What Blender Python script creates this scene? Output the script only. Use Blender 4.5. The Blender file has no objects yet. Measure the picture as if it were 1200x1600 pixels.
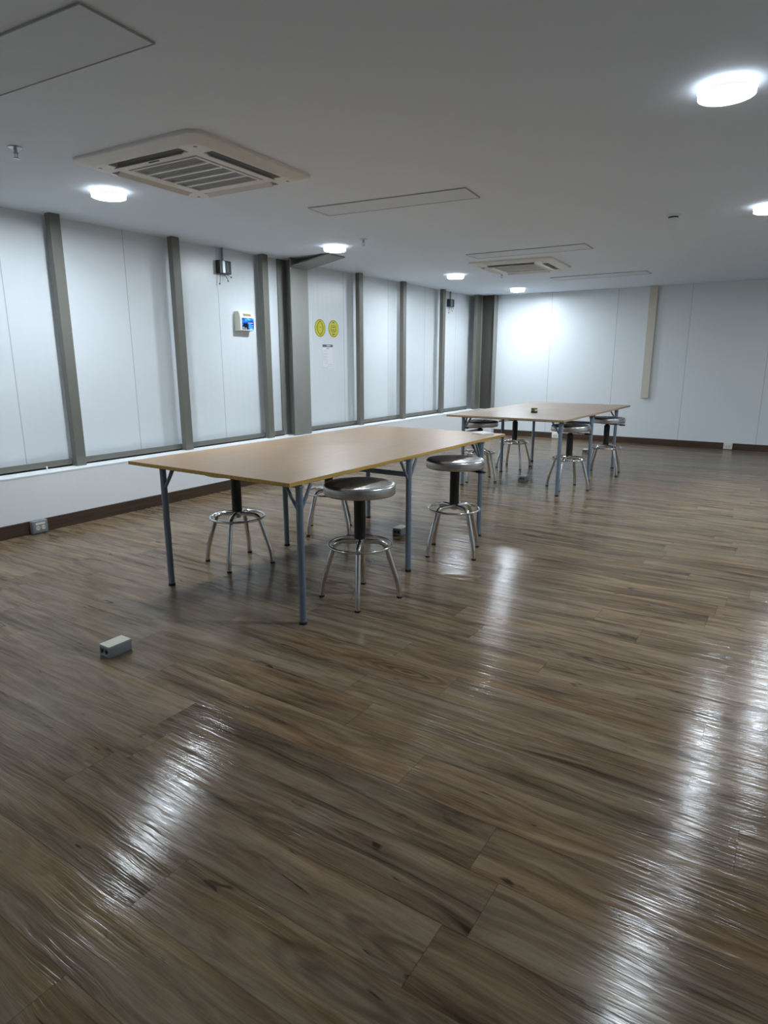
import bpy, bmesh, math, random
from mathutils import Vector, Matrix
random.seed(7)
PI = math.pi
S = bpy.context.scene
COL = S.collection

# ------------------------------------------------------------------ room numbers (metres)
ZC = 2.32          # ceiling height
XP = -4.93         # face of the left panel wall
XL = -4.717        # face of the low wall under the ledge
ZL = 0.437         # top of the ledge
YB = 10.44         # face of the far panel wall
XR, YF = 1.25, -3.4  # right wall and the wall behind the camera

# ------------------------------------------------------------------ materials
def principled(name, col, rough=0.5, metal=0.0, spec=0.5, coat=0.0):
    m = bpy.data.materials.new(name); m.use_nodes = True
    b = m.node_tree.nodes['Principled BSDF']
    b.inputs['Base Color'].default_value = (*col, 1)
    b.inputs['Roughness'].default_value = rough
    b.inputs['Metallic'].default_value = metal
    b.inputs['Specular IOR Level'].default_value = spec
    b.inputs['Coat Weight'].default_value = coat
    return m

class NT:
    def __init__(s, m): s.t = m.node_tree; s.b = s.t.nodes['Principled BSDF']
    def n(s, typ, **kw):
        x = s.t.nodes.new(typ)
        for k, v in kw.items(): setattr(x, k, v)
        return x
    def set(s, sock, v):
        if isinstance(v, bpy.types.NodeSocket): s.t.links.new(v, sock)
        else: sock.default_value = v
    def math(s, op, a, b=0.0, c=None, clamp=False):
        x = s.n('ShaderNodeMath', operation=op, use_clamp=clamp)
        s.set(x.inputs[0], a); s.set(x.inputs[1], b)
        if c is not None: s.set(x.inputs[2], c)
        return x.outputs[0]
    def pos(s):
        g = s.n('ShaderNodeNewGeometry'); sp = s.n('ShaderNodeSeparateXYZ')
        s.t.links.new(g.outputs['Position'], sp.inputs[0]); return sp.outputs
    def obj(s):
        g = s.n('ShaderNodeTexCoord'); sp = s.n('ShaderNodeSeparateXYZ')
        s.t.links.new(g.outputs['Object'], sp.inputs[0]); return sp.outputs
    def vec(s, x, y, z):
        c = s.n('ShaderNodeCombineXYZ')
        for i, v in enumerate((x, y, z)): s.set(c.inputs[i], v)
        return c.outputs[0]
    def noise(s, v, scale=1.0, detail=4.0, rough=0.5, dist=0.0):
        x = s.n('ShaderNodeTexNoise'); s.set(x.inputs['Vector'], v)
        x.inputs['Scale'].default_value = scale; x.inputs['Detail'].default_value = detail
        x.inputs['Roughness'].default_value = rough; x.inputs['Distortion'].default_value = dist
        return x.outputs['Fac']
    def white(s, v):
        x = s.n('ShaderNodeTexWhiteNoise', noise_dimensions='3D'); s.set(x.inputs['Vector'], v)
        return x.outputs['Value']
    def ramp(s, f, stops):
        x = s.n('ShaderNodeValToRGB'); s.set(x.inputs[0], f)
        e = x.color_ramp.elements
        while len(e) < len(stops): e.new(0.5)
        for el, (p, c) in zip(e, stops): el.position = p; el.color = (*c, 1)
        return x.outputs[0]
    def mix(s, f, a, b, mode='MIX'):
        x = s.n('ShaderNodeMix', data_type='RGBA', blend_type=mode)
        s.set(x.inputs[0], f)
        for i, v in ((6, a), (7, b)):
            s.set(x.inputs[i], (*v, 1) if isinstance(v, tuple) else v)
        return x.outputs[2]
    def mapr(s, v, a, b, c, d):
        x = s.n('ShaderNodeMapRange'); s.set(x.inputs[0], v)
        for i, q in enumerate((a, b, c, d)): x.inputs[i + 1].default_value = q
        return x.outputs[0]
    def bump(s, h, strength, dist):
        x = s.n('ShaderNodeBump'); s.set(x.inputs['Height'], h)
        x.inputs['Strength'].default_value = strength; x.inputs['Distance'].default_value = dist
        s.t.links.new(x.outputs[0], s.b.inputs['Normal'])
    def base(s, c): s.set(s.b.inputs['Base Color'], c)

def floor_material():
    m = principled('vinyl_plank', (0.1, 0.07, 0.05), 0.3); n = NT(m)
    x, y, z = n.pos()
    W, L = 0.18, 1.22
    row = n.math('FLOOR', n.math('DIVIDE', y, W))
    r1 = n.white(n.vec(row, 3.7, 1.1))
    xs = n.math('ADD', x, n.math('MULTIPLY', r1, L))
    cx = n.math('DIVIDE', xs, L); col = n.math('FLOOR', cx)
    idv = n.vec(row, col, 5.3); r2 = n.white(idv); r3 = n.white(n.vec(row, col, 9.1))
    off = n.math('MULTIPLY', r2, 53.0)
    gx = n.math('ADD', xs, off)
    # warped grain along the plank
    warp = n.math('MULTIPLY', n.math('SUBTRACT', n.noise(n.vec(n.math('MULTIPLY', gx, 2.2), n.math('MULTIPLY', y, 6.0), off), 1, 3), 0.5), 0.055)
    yw = n.math('ADD', y, warp)
    g1 = n.noise(n.vec(n.math('MULTIPLY', gx, 1.8), n.math('MULTIPLY', yw, 20.0), off), 1, 7, 0.66, 0.9)
    g2 = n.noise(n.vec(n.math('MULTIPLY', gx, 6.0), n.math('MULTIPLY', yw, 130.0), off), 1, 4, 0.6)
    g3 = n.noise(n.vec(n.math('MULTIPLY', gx, 1.4), n.math('MULTIPLY', y, 5.0), off), 1, 4, 0.6, 0.5)
    f = n.math('ADD', n.math('MULTIPLY', g1, 0.84), n.math('ADD', n.math('MULTIPLY', g2, 0.20), n.math('MULTIPLY', g3, 0.42)))
    f = n.math('ADD', n.math('SUBTRACT', f, 0.18), n.math('MULTIPLY', n.math('SUBTRACT', r3, 0.5), 0.07))
    c = n.ramp(f, [(0.30, (0.036, 0.0235, 0.0140)), (0.42, (0.100, 0.0690, 0.0425)), (0.53, (0.166, 0.1180, 0.0750)), (0.63, (0.220, 0.162, 0.107)), (0.78, (0.280, 0.214, 0.148))])
    tint = n.ramp(r2, [(0.0, (1.04, 0.98, 0.92)), (0.5, (1, 1, 1)), (1.0, (0.98, 1.0, 1.0))])
    c = n.mix(1.0, c, tint, 'MULTIPLY')
    hue = n.noise(n.vec(n.math('MULTIPLY', gx, 1.1), n.math('MULTIPLY', yw, 9.0), 3.0), 1, 3, 0.55, 0.4)
    c = n.mix(1.0, c, n.ramp(hue, [(0.32, (0.97, 0.98, 1.0)), (0.5, (1, 1, 1)), (0.70, (1.09, 1.0, 0.84))]), 'MULTIPLY')
    # knots: a few cells carry an eye of rings
    vo = n.n('ShaderNodeTexVoronoi', feature='F1')
    n.set(vo.inputs['Vector'], n.vec(n.math('MULTIPLY', gx, 1.15), n.math('MULTIPLY', yw, 5.2), off)); vo.inputs['Scale'].default_value = 1.0
    sp = n.n('ShaderNodeSeparateColor'); n.t.links.new(vo.outputs['Color'], sp.inputs[0])
    dd = n.math('ADD', vo.outputs['Distance'], n.math('MULTIPLY', n.math('SUBTRACT', g1, 0.5), 0.045))
    ring = n.math('MULTIPLY_ADD', n.math('SINE', n.math('MULTIPLY', dd, 75.0)), 0.5, 0.5)
    eye = n.math('MULTIPLY', n.mapr(dd, 0.08, 0.40, 1.0, 0.0), n.math('GREATER_THAN', sp.outputs[0], 0.62))
    c = n.mix(n.math('MULTIPLY', n.math('MULTIPLY', ring, eye), 0.62), c, (0.030, 0.020, 0.012))
    # rare dark cracks and knots
    k = n.noise(n.vec(n.math('MULTIPLY', gx, 5.0), n.math('MULTIPLY', yw, 30.0), n.math('ADD', off, 7.0)), 1, 2, 0.5, 1.2)
    kn = n.mapr(k, 0.70, 0.76, 0.0, 0.75)
    c = n.mix(kn, c, (0.013, 0.009, 0.006))
    # joints
    fy = n.math('FRACT', n.math('DIVIDE', y, W)); fx = n.math('FRACT', cx)
    ey = n.math('LESS_THAN', n.math('MINIMUM', fy, n.math('SUBTRACT', 1.0, fy)), 0.009)
    ex = n.math('LESS_THAN', n.math('MINIMUM', fx, n.math('SUBTRACT', 1.0, fx)), 0.0011)
    j = n.math('MAXIMUM', ey, ex)
    c = n.mix(n.math('MULTIPLY', j, 0.34), c, (0.016, 0.011, 0.008))
    n.base(c)
    # embossed grain: long ridges along the planks that break the lamps' reflections into streaks
    e1 = n.noise(n.vec(n.math('MULTIPLY', gx, 2.6), n.math('MULTIPLY', yw, 85.0), off), 1, 3, 0.6)
    e2 = n.noise(n.vec(n.math('MULTIPLY', x, 1.6), n.math('MULTIPLY', y, 15.0), 2.0), 1, 1.5, 0.5)
    h = n.math('ADD', n.math('MULTIPLY', e1, 0.0026), n.math('MULTIPLY', e2, 0.0065))
    h = n.math('SUBTRACT', h, n.math('MULTIPLY', j, 0.0004))
    n.bump(h, 0.6, 1.0)
    n.set(n.b.inputs['Roughness'], n.math('ADD', n.mapr(g2, 0.3, 0.7, 0.09, 0.19), n.math('MULTIPLY', r3, 0.05)))
    n.b.inputs['Anisotropic'].default_value = 0.5
    n.b.inputs['Specular IOR Level'].default_value = 0.15
    n.set(n.b.inputs['Tangent'], n.vec(0.0, 1.0, 0.0))
    return m

def panel_material(name, axis, first, pitch=1.027):
    """white steel-faced sandwich panel: a thin joint every pitch, shallow ribs between"""
    m = principled(name, (0.76, 0.80, 0.825), 0.34); n = NT(m)
    p = n.pos(); u = p[axis]
    t = n.math('FRACT', n.math('ADD', n.math('DIVIDE', n.math('SUBTRACT', u, first), pitch), 40.0))
    d = n.math('MULTIPLY', n.math('MINIMUM', t, n.math('SUBTRACT', 1.0, t)), pitch)
    j = n.math('LESS_THAN', d, 0.0035)
    cell = n.math('FLOOR', n.math('DIVIDE', n.math('SUBTRACT', u, first), pitch))
    v = n.white(n.vec(cell, 1.3, 4.4))
    c = n.mix(v, (0.74, 0.785, 0.815), (0.77, 0.81, 0.835))
    c = n.mix(n.math('MULTIPLY', j, 0.5), c, (0.22, 0.24, 0.26))
    n.base(c)
    ribs = n.math('MULTIPLY', n.math('SINE', n.math('MULTIPLY', u, 2 * PI / 0.0856)), 0.00035)
    wob = n.math('MULTIPLY', n.noise(n.vec(n.math('MULTIPLY', p[0], 3.0), n.math('MULTIPLY', p[1], 3.0), n.math('MULTIPLY', p[2], 0.6)), 1, 2), 0.004)
    n.bump(n.math('SUBTRACT', n.math('ADD', ribs, wob), n.math('MULTIPLY', j, 0.002)), 0.45, 1.0)
    return m

def ceiling_material():
    m = principled('ceiling_paint', (0.80, 0.84, 0.90), 0.75); n = NT(m)
    x, y, z = n.pos()
    v = n.noise(n.vec(x, y, 0.0), 1.1, 4, 0.6)
    n.base(n.mix(v, (0.76, 0.825, 0.92), (0.79, 0.86, 0.95)))
    n.bump(n.math('MULTIPLY', n.noise(n.vec(x, y, 0.0), 1.4, 2), 0.02), 0.5, 1.0)
    return m

def plaster_material(name, col):
    m = principled(name, col, 0.6); n = NT(m)
    x, y, z = n.pos()
    n.bump(n.math('MULTIPLY', n.noise(n.vec(x, y, z), 14, 4), 0.003), 0.4, 1.0)
    v = n.noise(n.vec(x, y, z), 2.0, 4)
    n.base(n.mix(v, tuple(q * 0.95 for q in col), col))
    return m

def wood_board(name, lo, hi, rough=0.45, along='x'):
    m = principled(name, hi, rough); n = NT(m)
    x, y, z = n.pos() if along in 'xy' else n.obj()
    a, b = (x, y) if along == 'x' else (y, x)
    g = n.noise(n.vec(n.math('MULTIPLY', a, 2.5), n.math('MULTIPLY', b, 60), n.math('MULTIPLY', z, 60)), 1, 5, 0.6, 0.4)
    n.base(n.ramp(g, [(0.3, lo), (0.7, hi)]))
    return m

def tabletop_material(name, lo, hi, rough):
    """hard board top, faint grain along its length, soft worn patches in the gloss"""
    m = principled(name, hi, rough); n = NT(m)
    x, y, z = n.obj()
    g = n.noise(n.vec(n.math('MULTIPLY', x, 34), n.math('MULTIPLY', y, 2.2), 0.0), 1, 5, 0.6, 0.5)
    b = n.noise(n.vec(n.math('MULTIPLY', x, 2.4), n.math('MULTIPLY', y, 1.6), 4.0), 1, 4, 0.55, 0.6)
    f = n.math('ADD', n.math('MULTIPLY', g, 0.35), n.math('MULTIPLY', b, 0.65))
    n.base(n.ramp(f, [(0.34, lo), (0.62, hi)]))
    n.set(n.b.inputs['Roughness'], n.mapr(b, 0.3, 0.7, rough - 0.06, rough + 0.08))
    return m

def paint(name, col, rough=0.45, metal=0.0, var=0.08, scale=9.0):
    m = principled(name, col, rough, metal); n = NT(m)
    x, y, z = n.pos()
    v = n.noise(n.vec(x, y, n.math('MULTIPLY', z, 0.5)), scale, 3)
    n.base(n.mix(v, tuple(q * (1 - var) for q in col), tuple(min(1, q * (1 + var)) for q in col)))
    return m

def brushed(name, col, rough, amp):
    m = principled(name, col, rough, 1.0); n = NT(m)
    x, y, z = n.obj()
    v = n.noise(n.vec(n.math('MULTIPLY', x, 3), n.math('MULTIPLY', y, 3), n.math('MULTIPLY', z, 420)), 1, 3)
    n.set(n.b.inputs['Roughness'], n.mapr(v, 0.3, 0.7, rough - amp, rough + amp))
    return m

def emitter(name, col, strength):
    m = principled(name, (0.8, 0.8, 0.8), 0.4); b = m.node_tree.nodes['Principled BSDF']
    b.inputs['Emission Color'].default_value = (*col, 1)
    b.inputs['Emission Strength'].default_value = strength
    return m

LAMP = (0.84, 0.945, 1.03)
M = dict(
    floor=floor_material(),
    panel_left=panel_material('panel_steel_left', 1, 2.56),
    panel_far=panel_material('panel_steel_far', 0, -3.565),
    ceiling=ceiling_material(),
    lowwall=plaster_material('low_wall_paint', (0.85, 0.87, 0.90)),
    ledge=plaster_material('ledge_paint', (0.84, 0.86, 0.88)),
    plainwall=plaster_material('plain_wall_paint', (0.48, 0.50, 0.52)),
    skirting=wood_board('skirting_wood', (0.032, 0.017, 0.010), (0.085, 0.050, 0.030), 0.45, 'x'),
    skirting_left=wood_board('skirting_wood_left', (0.032, 0.017, 0.010), (0.085, 0.050, 0.030), 0.45, 'y'),
    olive=paint('olive_grey_paint', (0.160, 0.158, 0.136), 0.42),
    dark_column=paint('dark_brown_grey_paint', (0.070, 0.064, 0.055), 0.45),
    column=paint('column_grey_paint', (0.250, 0.255, 0.235), 0.42),
    top_near=tabletop_material('tan_board', (0.34, 0.205, 0.105), (0.45, 0.285, 0.155), 0.36),
    top_far=tabletop_material('pale_tan_board', (0.31, 0.215, 0.14), (0.40, 0.29, 0.195), 0.36),
    edge_near=wood_board('yellow_board_edge', (0.38, 0.22, 0.035), (0.58, 0.37, 0.07), 0.4, 'o'),
    edge_far=wood_board('tan_board_edge', (0.30, 0.20, 0.10), (0.42, 0.30, 0.17), 0.4, 'o'),
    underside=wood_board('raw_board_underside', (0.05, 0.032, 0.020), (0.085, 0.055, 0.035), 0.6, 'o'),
    leg=paint('blue_grey_enamel', (0.155, 0.200, 0.250), 0.35, 0.0, 0.10, 20),
    rubber=principled('black_rubber', (0.012, 0.012, 0.012), 0.7),
    steel=brushed('brushed_stainless', (0.60, 0.60, 0.60), 0.28, 0.05),
    chrome=brushed('chrome_tube', (0.72, 0.72, 0.73), 0.13, 0.03),
    black=principled('black_plastic', (0.010, 0.010, 0.011), 0.42),
    acwhite=paint('ac_white', (0.76, 0.75, 0.73), 0.45, 0, 0.03),
    acgrey=paint('ac_grille_grey', (0.30, 0.31, 0.33), 0.6, 0, 0.05),
    dark=principled('dark_void', (0.012, 0.012, 0.013), 0.7),
    hatch=paint('hatch_board', (0.71, 0.775, 0.85), 0.7, 0, 0.04),
    hatch_gap=principled('hatch_gap_dark', (0.40, 0.42, 0.44), 0.7),
    boxgrey=paint('grey_box_paint', (0.225, 0.255, 0.280), 0.45, 0, 0.10, 30),
    cream=paint('cream_lid', (0.62, 0.60, 0.50), 0.5, 0, 0.06, 30),
    beige=paint('beige_raceway', (0.60, 0.56, 0.48), 0.5, 0, 0.03),
    galv=brushed('galvanised', (0.42, 0.45, 0.47), 0.42, 0.06),
    jbox=paint('dark_box', (0.022, 0.028, 0.028), 0.4, 0, 0.2, 40),
    conduit=paint('grey_conduit', (0.22, 0.25, 0.28), 0.4, 0, 0.1),
    ivory=principled('ivory_plastic', (0.80, 0.77, 0.66), 0.4),
    ivory_side=principled('white_plastic', (0.82, 0.82, 0.80), 0.4),
    socket=principled('socket_white', (0.72, 0.70, 0.62), 0.4),
    paper=principled('paper_white', (0.82, 0.84, 0.88), 0.7),
    paperline=principled('paper_print_grey', (0.46, 0.50, 0.56), 0.7),
    paperhead=principled('paper_header_grey', (0.10, 0.12, 0.15), 0.6),
    yellow=principled('sticker_yellow', (0.62, 0.60, 0.02), 0.45),
    olive_ink=principled('sticker_ink', (0.085, 0.085, 0.015), 0.5),
    pale_yellow=principled('sticker_border', (0.80, 0.82, 0.58), 0.45),
    tan=principled('tan_sensor', (0.36, 0.29, 0.17), 0.4),
    green=paint('olive_green_tin', (0.085, 0.10, 0.03), 0.4, 0, 0.2, 60),
    lamp=emitter('lamp_diffuser', LAMP, 265.0),
    lamp_side=emitter('lamp_glowing_rim', LAMP, 2.6),
    lamp_ring=principled('lamp_groove', (0.25, 0.26, 0.28), 0.5),
    wire=principled('wire_grey', (0.17, 0.18, 0.19), 0.5),
)

def screen_material():
    m = principled('terminal_screen', (0.02, 0.05, 0.3), 0.2); n = NT(m)
    x, y, z = n.obj()            # object frame: x along the wall 0..1 over the screen, z up 0..1
    c = n.ramp(n.noise(n.vec(n.math('MULTIPLY', x, 2.2), 0.0, n.math('MULTIPLY', z, 3.0)), 1, 3, 0.5, 0.6),
               [(0.3, (0.015, 0.02, 0.16)), (0.48, (0.015, 0.09, 0.50)), (0.62, (0.03, 0.32, 0.80)), (0.75, (0.30, 0.70, 0.95))])
    n.base(n.mix(0.5, c, (0.01, 0.02, 0.1)))
    n.set(n.b.inputs['Emission Color'], c)
    n.b.inputs['Emission Strength'].default_value = 0.55
    return m
M['screen'] = screen_material()
M['screen_white'] = emitter('screen_white', (0.85, 0.9, 1.0), 0.5)
M['screen_cyan'] = emitter('screen_cyan', (0.05, 0.40, 0.85), 0.45)
for k_, c_ in (('screen_cyan', (0.02, 0.15, 0.35)), ('screen_white', (0.25, 0.28, 0.32))):
    M[k_].node_tree.nodes['Principled BSDF'].inputs['Base Color'].default_value = (*c_, 1)
M['screen_dark'] = principled('screen_dark', (0.008, 0.01, 0.03), 0.2)

# ------------------------------------------------------------------ mesh helpers
class MB:
    def __init__(s): s.bm = bmesh.new()
    def _xf(s, vs, mat):
        if mat is not None: bmesh.ops.transform(s.bm, matrix=mat, verts=vs)
    def box(s, x0, x1, y0, y1, z0, z1, bevel=0.0, seg=2, mat=None):
        r = bmesh.ops.create_cube(s.bm, size=1.0); vs = r['verts']
        bmesh.ops.transform(s.bm, matrix=Matrix.Translation(((x0 + x1) / 2, (y0 + y1) / 2, (z0 + z1) / 2)) @ Matrix.Diagonal((x1 - x0, y1 - y0, z1 - z0, 1)), verts=vs)
        if mat is not None: s._xf(vs, mat)
        if bevel > 0:
            es = list({e for v in vs for e in v.link_edges})
            bmesh.ops.bevel(s.bm, geom=es, offset=bevel, segments=seg, profile=0.5, affect='EDGES')
        return s
    def lathe(s, prof, c=(0, 0, 0), seg=40, mat=None):
        """closed profile of (r, z) from axis to axis, turned about z"""
        rings = []
        for r, z in prof:
            if r < 1e-6: rings.append([s.bm.verts.new((c[0], c[1], c[2] + z))])
            else: rings.append([s.bm.verts.new((c[0] + r * math.cos(2 * PI * k / seg), c[1] + r * math.sin(2 * PI * k / seg), c[2] + z)) for k in range(seg)])
        for a, b in zip(rings, rings[1:]):
            for k in range(seg):
                k2 = (k + 1) % seg
                if len(a) == 1 and len(b) == 1: continue
                if len(a) == 1: s.bm.faces.new((a[0], b[k2], b[k]))
                elif len(b) == 1: s.bm.faces.new((a[k], a[k2], b[0]))
                else: s.bm.faces.new((a[k], a[k2], b[k2], b[k]))
        if mat is not None: s._xf([v for r in rings for v in r], mat)
        return s
    def tube(s, pts, r, seg=12, closed=False, caps=True):
        pts = [Vector(p) for p in pts]; n = len(pts); rings = []; prev = None
        rr = r if isinstance(r, (list, tuple)) else [r] * n
        for i, p in enumerate(pts):
            if closed: t = (pts[(i + 1) % n] - pts[i - 1]).normalized()
            else: t = (pts[min(i + 1, n - 1)] - pts[max(i - 1, 0)]).normalized()
            if prev is None:
                a = Vector((0, 0, 1)) if abs(t.z) < 0.9 else Vector((1, 0, 0))
                u = t.cross(a).normalized()
            else:
                u = (prev - t * prev.dot(t)).normalized()
            prev = u; w = t.cross(u)
            rings.append([s.bm.verts.new(p + (u * math.cos(2 * PI * k / seg) + w * math.sin(2 * PI * k / seg)) * rr[i]) for k in range(seg)])
        m = n if closed else n - 1
        for i in range(m):
            a, b = rings[i], rings[(i + 1) % n]
            for k in range(seg):
                s.bm.faces.new((a[k], a[(k + 1) % seg], b[(k + 1) % seg], b[k]))
        if caps and not closed:
            s.bm.faces.new(rings[0][::-1]); s.bm.faces.new(rings[-1])
        return s
    def prism(s, poly, z0, z1, mat=None):
        """polygon in xy pulled up from z0 to z1"""
        a = [s.bm.verts.new((x, y, z0)) for x, y in poly]; b = [s.bm.verts.new((x, y, z1)) for x, y in poly]
        s.bm.faces.new(a[::-1]); s.bm.faces.new(b)
        for i in range(len(poly)):
            j = (i + 1) % len(poly); s.bm.faces.new((a[i], a[j], b[j], b[i]))
        if mat is not None: s._xf(a + b, mat)
        return s
    def hull(s, pts8):
        """box from eight corners: bottom four in order then top four"""
        v = [s.bm.verts.new(p) for p in pts8]
        for f in ((3, 2, 1, 0), (4, 5, 6, 7), (0, 1, 5, 4), (1, 2, 6, 5), (2, 3, 7, 6), (3, 0, 4, 7)):
            s.bm.faces.new([v[i] for i in f])
        return s
    def build(s, name, mat, parent=None, smooth=False, loc=(0, 0, 0), rot=(0, 0, 0), auto=35):
        bmesh.ops.recalc_face_normals(s.bm, faces=s.bm.faces)
        if smooth:
            for f in s.bm.faces: f.smooth = True
            for e in s.bm.edges:
                if len(e.link_faces) == 2 and e.calc_face_angle(0) > math.radians(auto): e.smooth = False
        me = bpy.data.meshes.new(name); s.bm.to_mesh(me); s.bm.free()
        o = bpy.data.objects.new(name, me); COL.objects.link(o)
        if isinstance(mat, (list, tuple)):
            for q in mat: me.materials.append(q)
        else: me.materials.append(mat)
        o.location = loc; o.rotation_euler = rot
        if parent is not None: o.parent = parent
        return o

def rounded(pts, rad, n=6):
    """polyline with its inner corners rounded"""
    pts = [Vector(p) for p in pts]; out = [pts[0]]
    for i in range(1, len(pts) - 1):
        p, a, b = pts[i], pts[i - 1], pts[i + 1]
        r = min(rad, (a - p).length * 0.49, (b - p).length * 0.49)
        s0 = p + (a - p).normalized() * r; s1 = p + (b - p).normalized() * r
        for k in range(n + 1):
            t = k / n; out.append(s0 * (1 - t) ** 2 + p * 2 * t * (1 - t) + s1 * t * t)
    out.append(pts[-1]); return out

def rrect(w, l, r, n=6):
    o = []
    for cx, cy, a0 in ((w / 2 - r, l / 2 - r, 0), (-w / 2 + r, l / 2 - r, 90), (-w / 2 + r, -l / 2 + r, 180), (w / 2 - r, -l / 2 + r, 270)):
        for k in range(n + 1):
            a = math.radians(a0 + 90 * k / n); o.append((cx + r * math.cos(a), cy + r * math.sin(a)))
    return o

def tag(o, label, cat, group=None):
    o['label'] = label; o['category'] = cat
    if group: o['group'] = group
    return o
def thing(name, label, cat, loc=(0, 0, 0), rz=0.0, group=None):
    o = bpy.data.objects.new(name, None); COL.objects.link(o)
    o.location = loc; o.rotation_euler = (0, 0, rz); o.empty_display_size = 0.1
    return tag(o, label, cat, group)
def struct(o):
    o['kind'] = 'structure'; return o
def copy_tree(root, loc, rz, label):
    def cp(o, parent):
        c = o.copy(); COL.objects.link(c)
        if parent is not None: c.parent = parent
        for ch in o.children: cp(ch, c)
        return c
    r = cp(root, None); r.location = loc; r.rotation_euler = (0, 0, rz); r['label'] = label
    return r

# ------------------------------------------------------------------ the room
struct(MB().box(XP - 0.3, XR + 0.2, YF - 0.2, YB + 0.2, -0.12, 0).build('floor', M['floor']))
struct(MB().box(XP - 0.3, XR + 0.2, YF - 0.2, YB + 0.2, ZC, ZC + 0.12).build('ceiling', M['ceiling']))
struct(MB().box(XP - 0.12, XP, YF - 0.1, YB + 0.1, ZL, ZC).build('wall_left', M['panel_left']))
struct(MB().box(XP - 0.12, XL, YF - 0.1, YB, 0, ZL - 0.012).build('wall_left_low', M['lowwall']))
struct(MB().box(XP, XL + 0.002, YF, YB, ZL - 0.012, ZL, 0.002).build('trim_1', M['ledge']))
struct(MB().box(XP - 0.12, XR + 0.1, YB, YB + 0.12, 0, ZC).build('wall_back', M['panel_far']))
struct(MB().box(XR, XR + 0.12, YF - 0.1, YB + 0.1, 0, ZC).build('wall_right', M['plainwall']))
struct(MB().box(XP - 0.12, XR + 0.1, YF - 0.12, YF, 0, ZC).build('wall_front', M['plainwall']))
struct(MB().box(XL, XL + 0.014, YF, YB, 0, 0.098, 0.003).build('baseboard_left', M['skirting_left']))
struct(MB().box(XL + 0.014, XR, YB - 0.014, YB, 0, 0.092, 0.003).build('baseboard_back', M['skirting']))

# bottom channel of the panel wall, in lengths between the column and the corner
rail = MB()
for y0, y1 in ((YF, 5.44), (5.76, 10.14)):
    rail.box(XP, XP + 0.055, y0, y1, ZL, ZL + 0.012)
    rail.box(XP + 0.047, XP + 0.055, y0, y1, ZL, ZL + 0.058, 0.001)
struct(rail.build('trim_2', M['olive']))

# slim olive posts standing in front of the panels
posts = [(0.72, 'olive steel post'), (1.83, 'olive steel post'), (2.935, 'olive post nearest the left edge, first from the left in view'),
         (4.035, 'olive post right of the widest panel, just left of the square junction box'),
         (5.165, 'olive post between the blue-screen terminal and the wide grey column'),
         (6.885, 'olive post to the right of the two yellow stickers'),
         (7.945, 'olive post midway along the wall, second right of the yellow stickers'),
         (9.12, 'olive post just left of the small far junction box'),
         (10.235, 'olive post touching the dark corner column at the far end')]
for y, lab in posts:
    if y < 2: continue
    w = 0.084
    w, xf = (0.17, -4.735) if y > 10 else (0.084, -4.81)
    p = MB().box(-0.06, 0, -w / 2, w / 2, 0.0, ZC - ZL, 0.003).build('wall_post', M['olive'], None, False, (xf, y, ZL))
    tag(p, lab, 'post', 'olive posts along the left wall')

# wide H-section column with a haunch rising to the ceiling
def column(label, y0, y1, haunch, xf=-4.728, xb=-4.915):
    yc = (y0 + y1) / 2
    c = thing('steel_column', label, 'column', (xb, yc, ZL))
    h = ZC - ZL; d = xf - xb; w = (y1 - y0) / 2
    MB().box(d - 0.014, d, -w, w, 0, h, 0.002).build('front_flange', M['column'], c)
    MB().box(-0.010, 0.006, -w, w, 0, h, 0.002).build('rear_flange', M['column'], c)
    MB().box(0.006, d - 0.014, -0.008, 0.008, 0, h).build('web', M['column' if haunch else 'dark_column'], c)
    if haunch:
        z0 = 2.222 - ZL; xe = -4.22 - xb
        MB().hull([(d, -w, z0), (xe, -w, h - 0.012), (xe, w, h - 0.012), (d, w, z0), (d, -w, z0 + 0.014), (xe, -w, h), (xe, w, h), (d, w, z0 + 0.014)]).build('haunch_flange', M['column'], c)
        MB().prism([(d, z0 + 0.01), (xe, h - 0.006), (xe, h), (d, h)], -0.006, 0.006, Matrix.Rotation(PI / 2, 4, 'X')).build('haunch_web', M['column'], c)
    return c
column('wide grey steel column with a sloping haunch under the ceiling, left of the yellow stickers', 5.46, 5.745, True)
column('dark grey steel column filling the far corner of the room', 10.305, 10.438, False, -4.49, -4.74)
struct(MB().box(XL, -4.48, 10.31, YB, 0, ZL, 0.002).build('trim_3', M['lowwall']))

# ------------------------------------------------------------------ ceiling lamps
def make_lamp(loc, label):
    t = thing('ceiling_light', label, 'ceiling light', (loc[0], loc[1], ZC), 0, 'round ceiling lights')
    R = 0.108
    MB().lathe([(0, 0), (R, 0), (R, -0.022), (R - 0.003, -0.025), (0, -0.025)], seg=48).build('glowing_rim', M['lamp_side'], t, True)
    MB().lathe([(0, -0.025), (R - 0.012, -0.025), (R - 0.012, -0.034), (0, -0.034)], seg=48).build('groove_ring', M['lamp_ring'], t, True)
    MB().lathe([(R - 0.016, -0.034), (R - 0.003, -0.034), (R - 0.003, -0.0425), (R - 0.006, -0.044), (R - 0.016, -0.044), (R - 0.016, -0.034)], seg=48).build('bezel', M['lamp_side'], t, True)
    MB().lathe([(0, -0.034), (R - 0.0165, -0.034), (R - 0.0165, -0.0425), (0, -0.0425)], seg=48).build('diffuser', M['lamp'], t, True)
    return t
lamps = [(-0.405, 3.12, 'round white ceiling light nearest the camera, top right'),
         (-3.90, 2.765, 'round ceiling light below the near air conditioner, by the left wall'),
         (-3.925, 5.185, 'round ceiling light at the tip of the column haunch'),
         (-3.90, 7.68, 'round ceiling light left of the far air conditioner'),
         (-3.84, 9.64, 'round ceiling light in the far corner before the end wall'),
         (-0.36, 5.56, 'round ceiling light cut by the right edge of the photo')]
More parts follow.
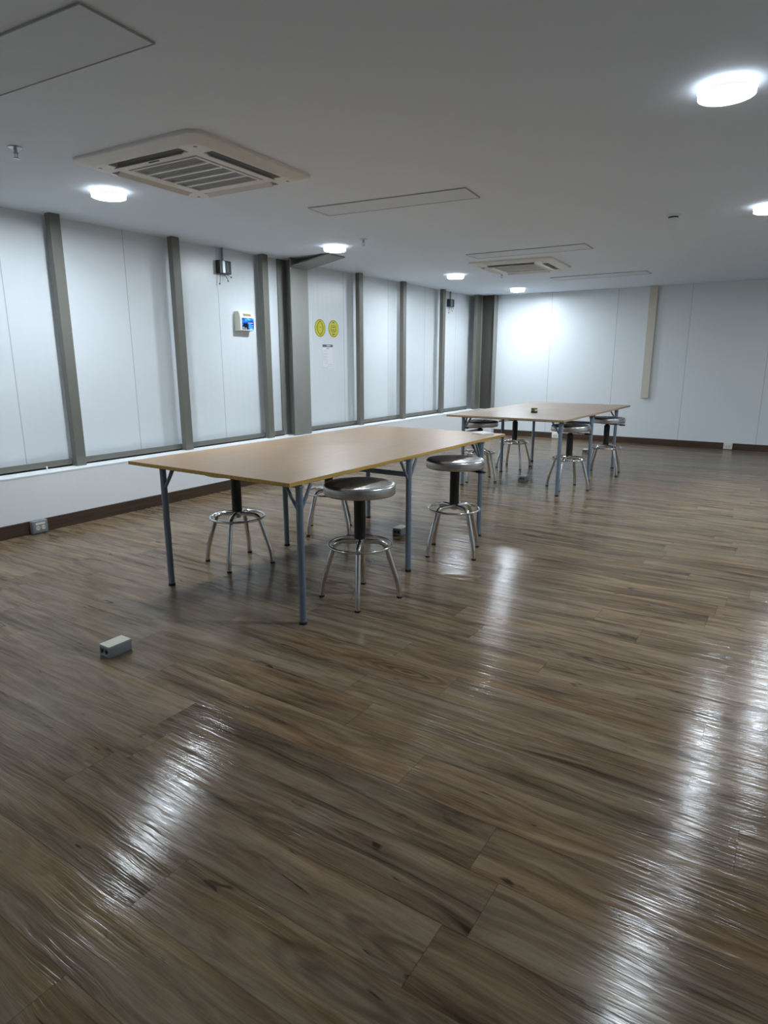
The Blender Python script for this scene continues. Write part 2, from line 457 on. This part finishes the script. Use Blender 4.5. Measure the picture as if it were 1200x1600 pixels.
lamps += [(0.03, 6.85, 'round ceiling light beyond the right edge of the photo, toward the far wall'),
          (-3.90, -1.0, 'round ceiling light by the left wall behind the camera, out of the photo')]
L0 = None
for x, y, lab in lamps:
    if L0 is None: L0 = make_lamp((x, y), lab)
    else: copy_tree(L0, (x, y, ZC), 0, lab)

# ------------------------------------------------------------------ cassette air conditioners
def cut(o, boxes):
    """sink rectangular pockets into a mesh object"""
    cb = MB()
    for b in boxes: cb.box(*b)
    c = cb.build('cutter', M['dark'])
    md = o.modifiers.new('b', 'BOOLEAN'); md.object = c; md.operation = 'DIFFERENCE'; md.solver = 'EXACT'
    bpy.context.view_layer.update()
    dg = bpy.context.evaluated_depsgraph_get()
    me = bpy.data.meshes.new_from_object(o.evaluated_get(dg))
    o.modifiers.clear(); old = o.data; o.data = me
    bpy.data.meshes.remove(old); bpy.data.objects.remove(c)

def make_ac(loc, rz, label):
    t = thing('cassette_air_conditioner', label, 'air conditioner', (*loc, ZC), rz, 'cassette air conditioners')
    A = 0.475
    mb = MB(); bm = mb.bm
    rings = []
    for s_, z in ((1.0, 0.0), (1.0, -0.012), (0.992, -0.018), (0.86, -0.036), (0.84, -0.038)):
        rings.append([bm.verts.new((x * s_, y * s_, z)) for x, y in rrect(2 * A, 2 * A, 0.07, 6)])
    for a, b in zip(rings, rings[1:]):
        for k in range(len(a)):
            bm.faces.new((a[k], a[(k + 1) % len(a)], b[(k + 1) % len(a)], b[k]))
    bm.faces.new(rings[0][::-1]); bm.faces.new(rings[-1])
    p = mb.build('fascia', M['acwhite'])
    o, i, hl = 0.385, 0.318, 0.27
    slots = [(-hl, hl, i, o), (-hl, hl, -o, -i), (i, o, -hl, hl), (-o, -i, -hl, hl)]
    cut(p, [(a, b, c, d, -0.06, -0.008) for a, b, c, d in slots] + [(-0.262, 0.262, -0.262, 0.262, -0.06, -0.012)])
    p.parent = t
    for a, b, c, d in slots:
        sl = MB().box(a + 0.001, b - 0.001, c + 0.001, d - 0.001, -0.0105, -0.0085).build('air_slot', M['dark'], t)
        horiz = (b - a) > (d - c)
        # louver blade hanging from the slot's inner edge
        sec = [(i + 0.002, -0.033), (i + 0.006, -0.030), (i + 0.034, -0.053), (i + 0.030, -0.056)]
        lo, hi = (a + 0.012, b - 0.012) if horiz else (c + 0.012, d - 0.012)
        sg = 1 if (c if horiz else a) > 0 else -1
        q = [((u, sg * v, z) if horiz else (sg * v, u, z)) for u in (lo, hi) for v, z in sec]
        MB().hull(q).build('louver', M['acwhite'], t)
    g = MB()
    for y0, y1 in ((-0.255, -0.240), (0.240, 0.255)): g.box(-0.255, 0.255, y0, y1, -0.043, -0.012, 0.002)
    for x0, x1 in ((-0.255, -0.235), (0.235, 0.255)): g.box(x0, x1, -0.240, 0.240, -0.043, -0.012, 0.002)
    for k in range(1, 5):
        yy = -0.240 + 0.48 * k / 5; g.box(-0.235, 0.235, yy - 0.010, yy + 0.010, -0.042, -0.012, 0.002)
    gr = g.build('intake_grille', M['acwhite'], t)
    fm = MB().box(-0.236, 0.236, -0.241, 0.241, -0.034, -0.030)
    for k in range(5):
        for q in range(3):
            yy = -0.240 + 0.096 * k + 0.026 + 0.022 * q; fm.box(-0.234, 0.234, yy - 0.002, yy + 0.002, -0.0355, -0.033)
    fm.build('filter_mesh', M['acgrey'], gr)
    MB().box(-0.05, 0.03, -0.302, -0.290, -0.040, -0.034, 0.002).build('display_window', M['dark'], t)
    for sx in (-1, 1):
        for sy in (-1, 1): MB().lathe([(0, -0.034), (0.012, -0.034), (0.010, -0.039), (0, -0.039)], (sx * 0.36, sy * 0.36, 0), 14).build('screw_cap', M['boxgrey'], t, True)
    return t
ac = make_ac((-3.035, 2.735), math.radians(2.8), 'large white cassette air conditioner near the camera, upper left of the ceiling')
copy_tree(ac, (-2.90, 7.33, ZC), math.radians(4.0), 'white cassette air conditioner at the far end, above the far table')

# ceiling access panels: long narrow boards in thin frames
def hatch(loc, rz, w, l, label):
    t = thing('access_panel', label, 'ceiling panel', (*loc, ZC), rz, 'long ceiling access panels')
    MB().box(-w / 2, w / 2, -l / 2, l / 2, -0.005, 0, 0.001).build('board', M['hatch'], t)
    f = MB(); e = 0.004; h = -0.007
    f.box(-w / 2 - e, w / 2 + e, -l / 2 - e, -l / 2, h, 0); f.box(-w / 2 - e, w / 2 + e, l / 2, l / 2 + e, h, 0)
    f.box(-w / 2 - e, -w / 2, -l / 2, l / 2, h, 0); f.box(w / 2, w / 2 + e, -l / 2, l / 2, h, 0)
    f.build('edge_strip', M['hatch_gap'], t)
    return t
hatch((-2.60, 1.475), math.radians(4.0), 1.19, 0.285, 'grey-green access panel in the top left corner of the photo')
hatch((-2.551, 4.021), math.radians(5.7), 1.18, 0.27, 'long narrow access panel on the ceiling above the near table')
hatch((-2.493, 6.478), math.radians(1.5), 1.20, 0.30, 'thin access panel seen edge-on just in front of the far air conditioner')
hatch((-2.389, 8.777), math.radians(-1.5), 1.19, 0.31, 'farthest thin access panel, between far air conditioner and end wall')

def sprinkler(x, y, label):
    t = thing('fire_sprinkler', label, 'sprinkler', (x, y, ZC), 0, 'pendant fire sprinklers')
    MB().lathe([(0, 0), (0.036, 0), (0.034, -0.005), (0.014, -0.007), (0, -0.007)], seg=24).build('escutcheon', M['galv'], t, True)
    MB().lathe([(0, -0.007), (0.008, -0.007), (0.008, -0.024), (0.012, -0.025), (0.012, -0.030), (0, -0.030)], seg=16).build('body', M['galv'], t, True)
    f = MB()
    f.tube([(0.010, 0, -0.029), (0.013, 0, -0.040), (0.004, 0, -0.052)], 0.002, 6).tube([(-0.010, 0, -0.029), (-0.013, 0, -0.040), (-0.004, 0, -0.052)], 0.002, 6)
    f.build('frame_arm', M['galv'], t, True)
    MB().lathe([(0, -0.051), (0.016, -0.052), (0.016, -0.0545), (0, -0.0545)], seg=20).build('deflector', M['galv'], t, True)
sprinkler(-3.53, 1.985, 'small fire sprinkler at the left edge, left of the near air conditioner')
sprinkler(-3.485, 5.03, 'small fire sprinkler just right of the light at the column haunch')
sprinkler(-3.35, 7.86, 'small fire sprinkler under the far air conditioner')
d = thing('smoke_detector', 'small round smoke detector on the ceiling left of the right-edge light', 'smoke detector', (-0.985, 5.50, ZC))
MB().lathe([(0, 0), (0.055, 0), (0.055, -0.010), (0.045, -0.016), (0, -0.016)], seg=28).build('base', M['hatch'], d, True)
MB().lathe([(0, -0.016), (0.036, -0.016), (0.036, -0.026), (0, -0.026)], seg=24).build('vent_ring', M['dark'], d, True)
MB().lathe([(0, -0.026), (0.038, -0.026), (0.030, -0.036), (0, -0.038)], seg=24).build('cap', M['hatch'], d, True)

# ------------------------------------------------------------------ work tables
def make_table(name, label, cx, cy, rz, ztop, leg_dx, leg_y, mt, me, W=1.215, L=2.43):
    t = thing(name, label, 'table', (cx, cy, 0), rz)
    th = 0.020
    top = MB().box(-W / 2, W / 2, -L / 2, L / 2, ztop - th, ztop, 0.0015, 1)
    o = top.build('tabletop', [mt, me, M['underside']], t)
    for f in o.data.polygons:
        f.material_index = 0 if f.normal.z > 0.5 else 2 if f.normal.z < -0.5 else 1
    zu = ztop - th; R = 0.0175
    x0, x1 = leg_dx
    for i, y in enumerate(leg_y):
        for x, s_ in ((x0, 1), (x1, -1)):
            lg = MB().tube([(x, y, 0.012), (x, y, zu)], R, 18).build('leg', M['leg'], t, True)
            MB().lathe([(0, 0), (0.0195, 0), (0.0200, 0.003), (0.0190, 0.014), (0, 0.014)], (x, y, 0), 18).build('foot_cap', M['rubber'], lg, True)
            zb = zu - 0.115
            if i == 1: dirs = [(0, 1), (0, -1)]
            elif i == 0: dirs = [(0, 1), (s_, 0)]
            else: dirs = [(0, -1), (s_, 0)]
            for dx, dy in dirs:
                br = MB().tube(rounded([(x + dx * 0.012, y + dy * 0.012, zb), (x + dx * 0.03, y + dy * 0.03, zb + 0.025), (x + dx * 0.085, y + dy * 0.085, zu - 0.004)], 0.02), 0.0085, 10)
                br.build('brace', M['leg'], t, True)
        if i == 1:
            MB().box(x0, x1, y - 0.011, y + 0.011, zu - 0.105, zu - 0.078, 0.003).build('crossbar', M['leg'], t)
        MB().box(x0 - 0.02, x1 + 0.02, y - 0.016, y + 0.016, zu - 0.010, zu, 0.002).build('cross_rail', M['leg'], t)
    return t
make_table('work_table', 'near long tan work table with a yellow edge and blue-grey legs', -2.508, 3.393, math.radians(-1.1), 0.712,
           (-0.39, 0.612 - 0.004), (-1.152, -0.18, 0.80), M['top_near'], M['edge_near'])
make_table('work_table', 'far pale tan work table near the end wall with a small green tin on it', -2.385, 7.01, math.radians(-1.1), 0.727,
           (-0.452, 0.555), (-1.135, -0.155, 0.81), M['top_far'], M['edge_far'])

# ------------------------------------------------------------------ stools
def make_stool(loc, rz, label, lever):
    t = thing('lab_stool', label, 'stool', (*loc, 0), rz, 'round chrome stools at the tables')
    MB().lathe([(0, .579), (.176, .579), (.185, .580), (.1885, .583), (.190, .588), (.190, .621), (.1888, .6275), (.1855, .6325), (.180, .6355), (.172, .6370), (.10, .638), (0, .638)], seg=64).build('seat', M['steel'], t, True, auto=60)
    MB().lathe([(0, .566), (.075, .566), (.085, .580), (0, .5805)], seg=24).build('seat_plate', M['black'], t, True)
    MB().lathe([(0, .335), (.0305, .335), (.0315, .34), (.0315, .545), (.026, .551), (.020, .553), (.020, .567), (0, .567)], seg=28).build('post', M['black'], t, True)
    # the lever points at a world angle, whatever way the feet stand
    a = lever - rz
    lv = MB().tube([(0.02 * math.cos(a), 0.02 * math.sin(a), .560), (0.10 * math.cos(a), 0.10 * math.sin(a), .556), (0.135 * math.cos(a), 0.135 * math.sin(a), .553)], 0.0045, 8).build('lever', M['black'], t, True)
    MB().tube([((0.13 + q) * math.cos(a), (0.13 + q) * math.sin(a), .5535 - q * 0.06) for q in (0, .01, .035, .06, .07)], [.005, .0095, .0105, .009, .004], 10).build('lever_grip', M['black'], lv, True)
    MB().lathe([(0, .297), (.022, .297), (.024, .300), (.024, .333), (.028, .336), (0, .3365)], seg=24).build('hub', M['chrome'], t, True)
    MB().tube([(.168 * math.cos(2 * PI * k / 64), .168 * math.sin(2 * PI * k / 64), .302) for k in range(64)], 0.0075, 12, closed=True).build('foot_ring', M['chrome'], t, True, auto=80)
    for k in range(4):
        c, s_ = math.cos(k * PI / 2), math.sin(k * PI / 2)
        pr = rounded([(.016, 0, .320), (.132, 0, .318), (.204, 0, .088), (.213, 0, .010)], .045, 8)
        lg = MB().tube([(p.x * c, p.x * s_, p.z) for p in pr], .0143, 14).build('leg', M['chrome'], t, True, auto=80)
        MB().lathe([(0, 0), (.0150, 0), (.0154, .003), (.0150, .011), (0, .011)], (.213 * c, .213 * s_, 0), 14).build('foot_cap', M['rubber'], lg, True)
    return t
stools = [((-2.905, 2.772), 28.0, 135, 'stool under the left side of the near table, seat hidden, nearest the low white wall'),
          ((-2.897, 3.70), 80.0, 100, 'stool mostly hidden behind the front stool, under the left side of the near table'),
          ((-1.894, 2.680), 30.9, 120, 'frontmost stool, tucked under the right edge of the near table'),
          ((-1.856, 3.712), 66.0, 25, 'stool between the middle and far right legs of the near table, lever on its right'),
          ((-2.847, 6.262), 80.1, 180, 'stool at the far table seen just above the right corner of the near table'),
          ((-2.850, 7.270), 43.8, 200, 'stool under the far table straight below the green tin'),
          ((-1.893, 6.312), 86.1, 20, 'stool beside the nearest right leg of the far table'),
          ((-1.810, 7.395), 53.5, 30, 'farthest right stool, its seat sticking out past the far table edge')]
for (x, y), a, lv, lab in stools:
    make_stool((x, y), math.radians(a), lab, math.radians(lv))

# ------------------------------------------------------------------ grey power boxes on the floor
def floor_box(x0, y0, label):
    t = thing('floor_socket_box', label, 'floor socket', (x0, y0, 0), 0, 'grey socket boxes on the floor')
    W, L, H = 0.072, 0.113, 0.050
    o = MB().box(0, W, 0, L, 0, H, 0.004, 3).build('body', M['boxgrey'], None, True)
    cut(o, [(0.010, 0.030, -0.02, 0.012, 0.014, 0.034), (0.042, 0.062, -0.02, 0.012, 0.014, 0.034)])
    o.data.materials.clear(); o.data.materials.append(M['boxgrey'])
    o.parent = t
    for x in (0.020, 0.052):
        MB().lathe([(0, 0), (.0085, 0), (.0085, .003), (0, .003)], seg=16, mat=Matrix.Translation((x, 0.009, 0.024)) @ Matrix.Rotation(PI / 2, 4, 'X')).build('socket', M['dark'], t)
    MB().box(0.001, W - 0.001, 0.001, L - 0.001, H, H + 0.004, 0.0015).build('lid', M['cream'], t)
floor_box(-2.452, 1.480, 'grey socket box with cream lid alone on the open floor, front left')
floor_box(-2.432, 3.858, 'grey socket box on the floor under the near table')
floor_box(-2.455, 6.43, 'grey socket box on the floor under the far table')
floor_box(-2.492, 8.90, 'grey socket box on the floor beyond the far table near the end wall')

# socket boxes fixed to the skirting
def wall_box(loc, rz, label, mat):
    t = thing('wall_socket_box', label, 'wall socket', loc, rz, 'socket boxes on the skirting')
    # local frame: y points out of the wall, x along it
    MB().box(-0.058, 0.058, 0, 0.040, 0.004, 0.100, 0.005, 3).build('box', mat, t, True)
    MB().box(-0.050, 0.050, 0.040, 0.0425, 0.012, 0.092, 0.001).build('cover_plate', M['galv'] if mat is M['boxgrey'] else mat, t)
    MB().box(-0.036, 0.036, 0.0425, 0.0450, 0.071, 0.085, 0.001).build('label_strip', M['ivory_side'], t)
    for x in (-0.020, 0.020):
        s_ = MB().lathe([(0, 0), (.0165, 0), (.0155, .004), (0, .004)], seg=20, mat=Matrix.Translation((x, 0.0425, 0.046)) @ Matrix.Rotation(-PI / 2, 4, 'X')).build('socket', M['socket'], t, True)
        MB().box(x - 0.007, x - 0.004, 0.0465, 0.0472, 0.044, 0.054).box(x + 0.004, x + 0.007, 0.0465, 0.0472, 0.044, 0.054).build('slot', M['dark'], s_)
wall_box((XL + 0.014, 2.462, 0), -PI / 2, 'grey double socket box on the left skirting, near the left edge of the photo', M['boxgrey'])
wall_box((-0.825, YB - 0.014, 0), PI, 'small pale socket box on the far skirting at the right', M['socket'])
wall_box((-3.368, YB - 0.014, 0), PI, 'white socket box on the far skirting, seen under the far table', M['ivory_side'])

# ------------------------------------------------------------------ things on the left wall
t = thing('attendance_terminal', 'white wall terminal with a blue lit screen, left of the grey column', 'wall terminal', (XP, 4.915, 1.555))
MB().prism([(0, 0), (0.078, 0.004), (0.082, 0.010), (0.082, 0.130), (0.066, 0.182), (0.056, 0.190), (0, 0.190)], -0.103, 0.103, Matrix.Rotation(PI / 2, 4, 'X')).build('housing', M['ivory'], t)
MB().box(0.080, 0.0835, -0.104, 0.104, 0.006, 0.132, 0.001).build('face_plate', M['ivory_side'], t)
sc = MB().box(0.0, 1.0, -0.02, 0.0, 0.0, 1.0).build('screen', M['screen'], t)
sc.location = (0.0835, -0.082, 0.014); sc.rotation_euler = (0, 0, PI / 2); sc.scale = (0.166, 0.05, 0.112)
def on_screen(name, poly, mat):
    # poly in screen fractions (u to the right, v up)
    MB().prism([(u * 0.166 - 0.082, 0.014 + v * 0.112) for u, v in poly], 0.0846, 0.0850,
               Matrix(((0, 0, 1, 0), (1, 0, 0, 0), (0, 1, 0, 0), (0, 0, 0, 1)))).build(name, mat, sc_holder)
sc_holder = t
on_screen('screen_silhouette', [(0.0, 0.0), (0.0, 0.30), (0.10, 0.42), (0.16, 0.58), (0.24, 0.60), (0.30, 0.48), (0.38, 0.56), (0.46, 0.54), (0.50, 0.30), (0.52, 0.0)], M['screen_dark'])
on_screen('screen_picture', [(0.03, 0.03), (0.05, 0.22), (0.14, 0.24), (0.22, 0.10), (0.34, 0.18), (0.40, 0.03)], M['screen_white'])
on_screen('screen_tile', [(0.55, 0.12), (0.55, 0.52), (0.76, 0.52), (0.76, 0.12)], M['screen_cyan'])
on_screen('screen_text_line', [(0.50, 0.55), (0.50, 0.60), (0.92, 0.60), (0.92, 0.55)], M['screen_white'])
on_screen('screen_text_line', [(0.80, 0.34), (0.80, 0.38), (0.92, 0.38), (0.92, 0.34)], M['screen_white'])
MB().box(-0.004, 0.004, -0.052, 0.052, -0.011, 0.011, 0.002, mat=Matrix.Translation((0.0745, 0, 0.156)) @ Matrix.Rotation(math.radians(-17), 4, 'Y')).build('sensor_window', M['tan'], t)

def junction_box(y, z, w, h, label):
    t = thing('junction_box', label, 'junction box', (XP, y, z), 0, 'dark junction boxes on the left wall')
    MB().box(0, 0.058, -w / 2, w / 2, 0, h, 0.004).build('box', M['jbox'], t)
    MB().box(0.058, 0.061, -w / 2 + 0.036, -w / 2 + 0.068, 0.006, h - 0.006, 0.001).build('cover_plate', M['galv'], t)
    MB().box(0.058, 0.0605, 0.020, 0.032, 0.020, h - 0.020, 0.001).build('clamp_strip', M['wire'], t)
    MB().tube([(0.028, -0.012, h), (0.028, -0.012, ZC - z)], 0.0125, 14).build('conduit', M['conduit'], t, True)
    for dy, pts in ((-1, [(-0.045, 0.002), (-0.052, -0.03), (-0.056, -0.07), (-0.060, -0.095)]),
                    (0, [(0.010, 0.002), (0.024, -0.020), (0.042, -0.045), (0.052, -0.062)]),
                    (1, [(0.020, 0.002), (0.052, -0.006), (0.078, -0.014), (0.096, -0.022)])):
        wr = MB().tube([(0.03, a, b) for a, b in pts], 0.0035, 8).build('wire', M['conduit'], t, True)
        e = [Vector((0.03, a, b)) for a, b in pts[-2:]]
        MB().tube([e[0] * 0.35 + e[1] * 0.65, e[0] * 0.1 + e[1] * 0.9, e[1] * 1.3 - e[0] * 0.3], [0.006, 0.0085, 0.005], 10).build('wire_cap', M['wire'], wr, True)
junction_box(4.675, 2.083, 0.15, 0.122, 'dark junction box with loose wires above the blue-screen terminal')
junction_box(9.50, 2.09, 0.15, 0.115, 'small dark junction box with loose wires near the far corner')

# yellow round stickers on a white sheet, and a printed notice below
sh = MB().box(XP, XP + 0.0015, 6.06, 6.585, 1.487, 1.770).build('backing_sheet', M['panel_left'])
tag(sh, 'thin white sheet behind the two yellow stickers', 'sheet')
ROT = Matrix(((0, 0, 1, 0), (1, 0, 0, 0), (0, 1, 0, 0), (0, 0, 0, 1)))   # local (u, v, w) -> (y, z, x)
def disc(r0, r1=None, n=48):
    return [(r0 * math.cos(2 * PI * k / n), r0 * math.sin(2 * PI * k / n)) for k in range(n)]
def ring_part(name, ra, rb, w0, w1, mat, parent):
    MB().lathe([(ra, w0), (rb, w0), (rb, w1), (ra, w1), (ra, w0)], seg=48, mat=ROT).build(name, mat, parent)
def sticker(y, z, label, kind):
    t = thing('round_sticker', label, 'sticker', (XP + 0.0015, y, z))
    MB().prism(disc(0.102), 0, 0.001, ROT).build('sticker_sheet', M['yellow'], t)
    ring_part('dark_ring', 0.093, 0.099, 0.001, 0.0014, M['olive_ink'], t)
    def bars(name, rects):
        mb = MB()
        for u0, u1, v0, v1 in rects: mb.box(u0, u1, v0, v1, 0.001, 0.0014, mat=ROT)
        mb.build(name, M['olive_ink'], t)
    if kind == 'person':
        # figure between two bowed outlines
        for s_ in (-1, 1):
            MB().tube([Vector((0.0012, s_ * (0.038 + 0.016 * math.cos(q * 2)), 0.062 * math.sin(q))) for q in [(-PI / 2) + PI * k / 16 for k in range(17)]], 0.0034, 6).build('figure_outline', M['olive_ink'], t)
        bars('figure_line', [(-0.03, 0.03, 0.008, 0.012), (-0.016, 0.016, 0.070, 0.080), (-0.028, 0.028, -0.066, -0.061), (-0.016, 0.016, -0.080, -0.073)])
    else:
        bars('face_icon', [(-0.050, 0.050, 0.034, 0.038), (-0.050, -0.046, -0.012, 0.038), (0.046, 0.050, -0.012, 0.038), (-0.034, 0.034, 0.014, 0.022), (-0.060, 0.060, -0.012, -0.007), (-0.060, 0.060, -0.026, -0.021), (-0.040, 0.040, -0.040, -0.034)])
        bars('caption', [(-0.022, 0.022, 0.068, 0.078), (-0.022, 0.022, -0.070, -0.060), (-0.012, 0.012, -0.080, -0.074)])
sticker(6.192, 1.636, 'round yellow sticker with a standing figure, left of the pair', 'person')
sticker(6.455, 1.638, 'round yellow sticker with a face icon, right of the pair', 'face')

t = thing('paper_notice', 'white printed paper with a dark heading below the yellow stickers', 'notice', (XP, 6.333, 1.172))
MB().box(-0.102, 0.102, 0, 0.282, -0.001, 0.0012, mat=ROT).build('sheet', M['paper'], t)
MB().box(-0.100, 0.100, 0.246, 0.276, 0.0012, 0.0016, mat=ROT).build('heading_band', M['paperhead'], t)
MB().box(-0.02, 0.055, 0.257, 0.266, 0.0016, 0.0019, mat=ROT).build('heading_text', M['paper'], t)
MB().box(-0.030, 0.030, 0.223, 0.231, 0.0012, 0.0016, mat=ROT).box(-0.018, 0.018, 0.231, 0.236, 0.0012, 0.0016, mat=ROT).build('emblem', M['paperline'], t)
tx = MB()
for v, u0, u1 in ((0.200, -0.08, -0.01), (0.172, -0.094, 0.0), (0.156, -0.094, 0.0), (0.136, -0.094, 0.0), (0.120, -0.094, 0.0), (0.102, -0.094, -0.02), (0.080, -0.085, 0.0), (0.056, -0.07, 0.0), (0.040, 0.0, 0.094), (0.018, -0.02, 0.094), (0.003, -0.1, 0.0)):
    tx.box(u0, u1, v, v + 0.0035, 0.0012, 0.0016, mat=ROT)
tx.build('printed_lines', M['paperline'], t)

# small white plug left lying on the ledge
MB0 = MB().lathe([(0, 0), (0.009, 0), (0.010, 0.004), (0.006, 0.008), (0.0055, 0.024), (0.003, 0.028), (0, 0.028)], seg=14).tube([(0.004, 0, 0.006), (0.02, -0.01, 0.004)], 0.0035, 8)
tag(MB0.build('wall_plug', M['ivory_side'], None, True, (-4.835, 2.66, ZL)), 'tiny white plug standing on the ledge left of the first post', 'plug')

# beige raceway board hanging down the far wall
t = thing('cable_raceway', 'beige vertical cable raceway on the far wall, ending above table height', 'raceway', (-2.03, YB, 0.70))
MB().box(-0.056, 0.056, -0.040, 0, 0.004, ZC - 0.70, 0.003).build('channel', M['beige'], t)
MB().box(-0.058, 0.058, -0.043, 0, 0, 0.006, 0.001).build('end_cap', M['beige'], t)

# ------------------------------------------------------------------ on the tables
t = thing('notepad', 'white notepad lying at the far right corner of the near table', 'notepad', (-2.02, 4.495, 0.712), math.radians(-32))
MB().box(-0.078, 0.078, -0.052, 0.052, 0.0, 0.010, 0.001).build('pages', M['paper'], t)
MB().box(-0.079, 0.079, -0.053, 0.053, 0.010, 0.0125, 0.001).build('cover', M['ivory_side'], t)
t = thing('small_tin', 'small olive green tin with a dark base on the far table', 'tin', (-2.345, 6.50, 0.727), math.radians(10))
MB().lathe([(0, 0), (0.033, 0), (0.034, 0.002), (0.034, 0.013), (0, 0.013)], seg=28).build('base', M['dark'], t, True)
MB().lathe([(0, 0.013), (0.032, 0.013), (0.032, 0.042), (0, 0.042)], seg=28).build('body', M['green'], t, True)
MB().lathe([(0, 0.042), (0.0335, 0.042), (0.0335, 0.047), (0.030, 0.049), (0, 0.049)], seg=28).build('lid', M['green'], t, True)
pt = [(0.0325 * math.cos(math.radians(a)), 0.0325 * math.sin(math.radians(a))) for a in range(-70, 21, 6)]
MB().prism(pt + [(x * 0.95, y * 0.95) for x, y in pt[::-1]], 0.018, 0.036).build('paper_label', M['cream'], t)

# ------------------------------------------------------------------ camera, world, view
cam = bpy.data.cameras.new('camera'); co = bpy.data.objects.new('camera', cam); COL.objects.link(co)
yaw, pitch, roll, fpx = 0.576142, 0.233833, -0.000937, 994.2
fwd = Vector((-math.sin(yaw) * math.cos(pitch), math.cos(yaw) * math.cos(pitch), -math.sin(pitch)))
right = Vector((math.cos(yaw), math.sin(yaw), 0)); up = right.cross(fwd)
r = right * math.cos(roll) + up * math.sin(roll); u = -right * math.sin(roll) + up * math.cos(roll)
co.matrix_world = Matrix(((r.x, u.x, -fwd.x, 0), (r.y, u.y, -fwd.y, 0), (r.z, u.z, -fwd.z, 1.26), (0, 0, 0, 1)))
cam.sensor_fit = 'HORIZONTAL'; cam.sensor_width = 36.0; cam.lens = fpx / 1200 * 36.0
cam.clip_start = 0.05; cam.clip_end = 60
S.camera = co
w = bpy.data.worlds.new('world'); S.world = w; w.use_nodes = True
w.node_tree.nodes['Background'].inputs[0].default_value = (0.02, 0.02, 0.022, 1)
S.view_settings.view_transform = 'Standard'; S.view_settings.look = 'None'
S.view_settings.gamma = 1.0; S.view_settings.use_curve_mapping = False
S.view_settings.exposure = 0.50
S.cycles.use_denoising = True
S.cycles.adaptive_threshold = 0.02
S.cycles.max_bounces = 8; S.cycles.diffuse_bounces = 5; S.cycles.glossy_bounces = 5
S.cycles.sample_clamp_indirect = 12.0
S.cycles.caustics_reflective = True; S.cycles.caustics_refractive = False
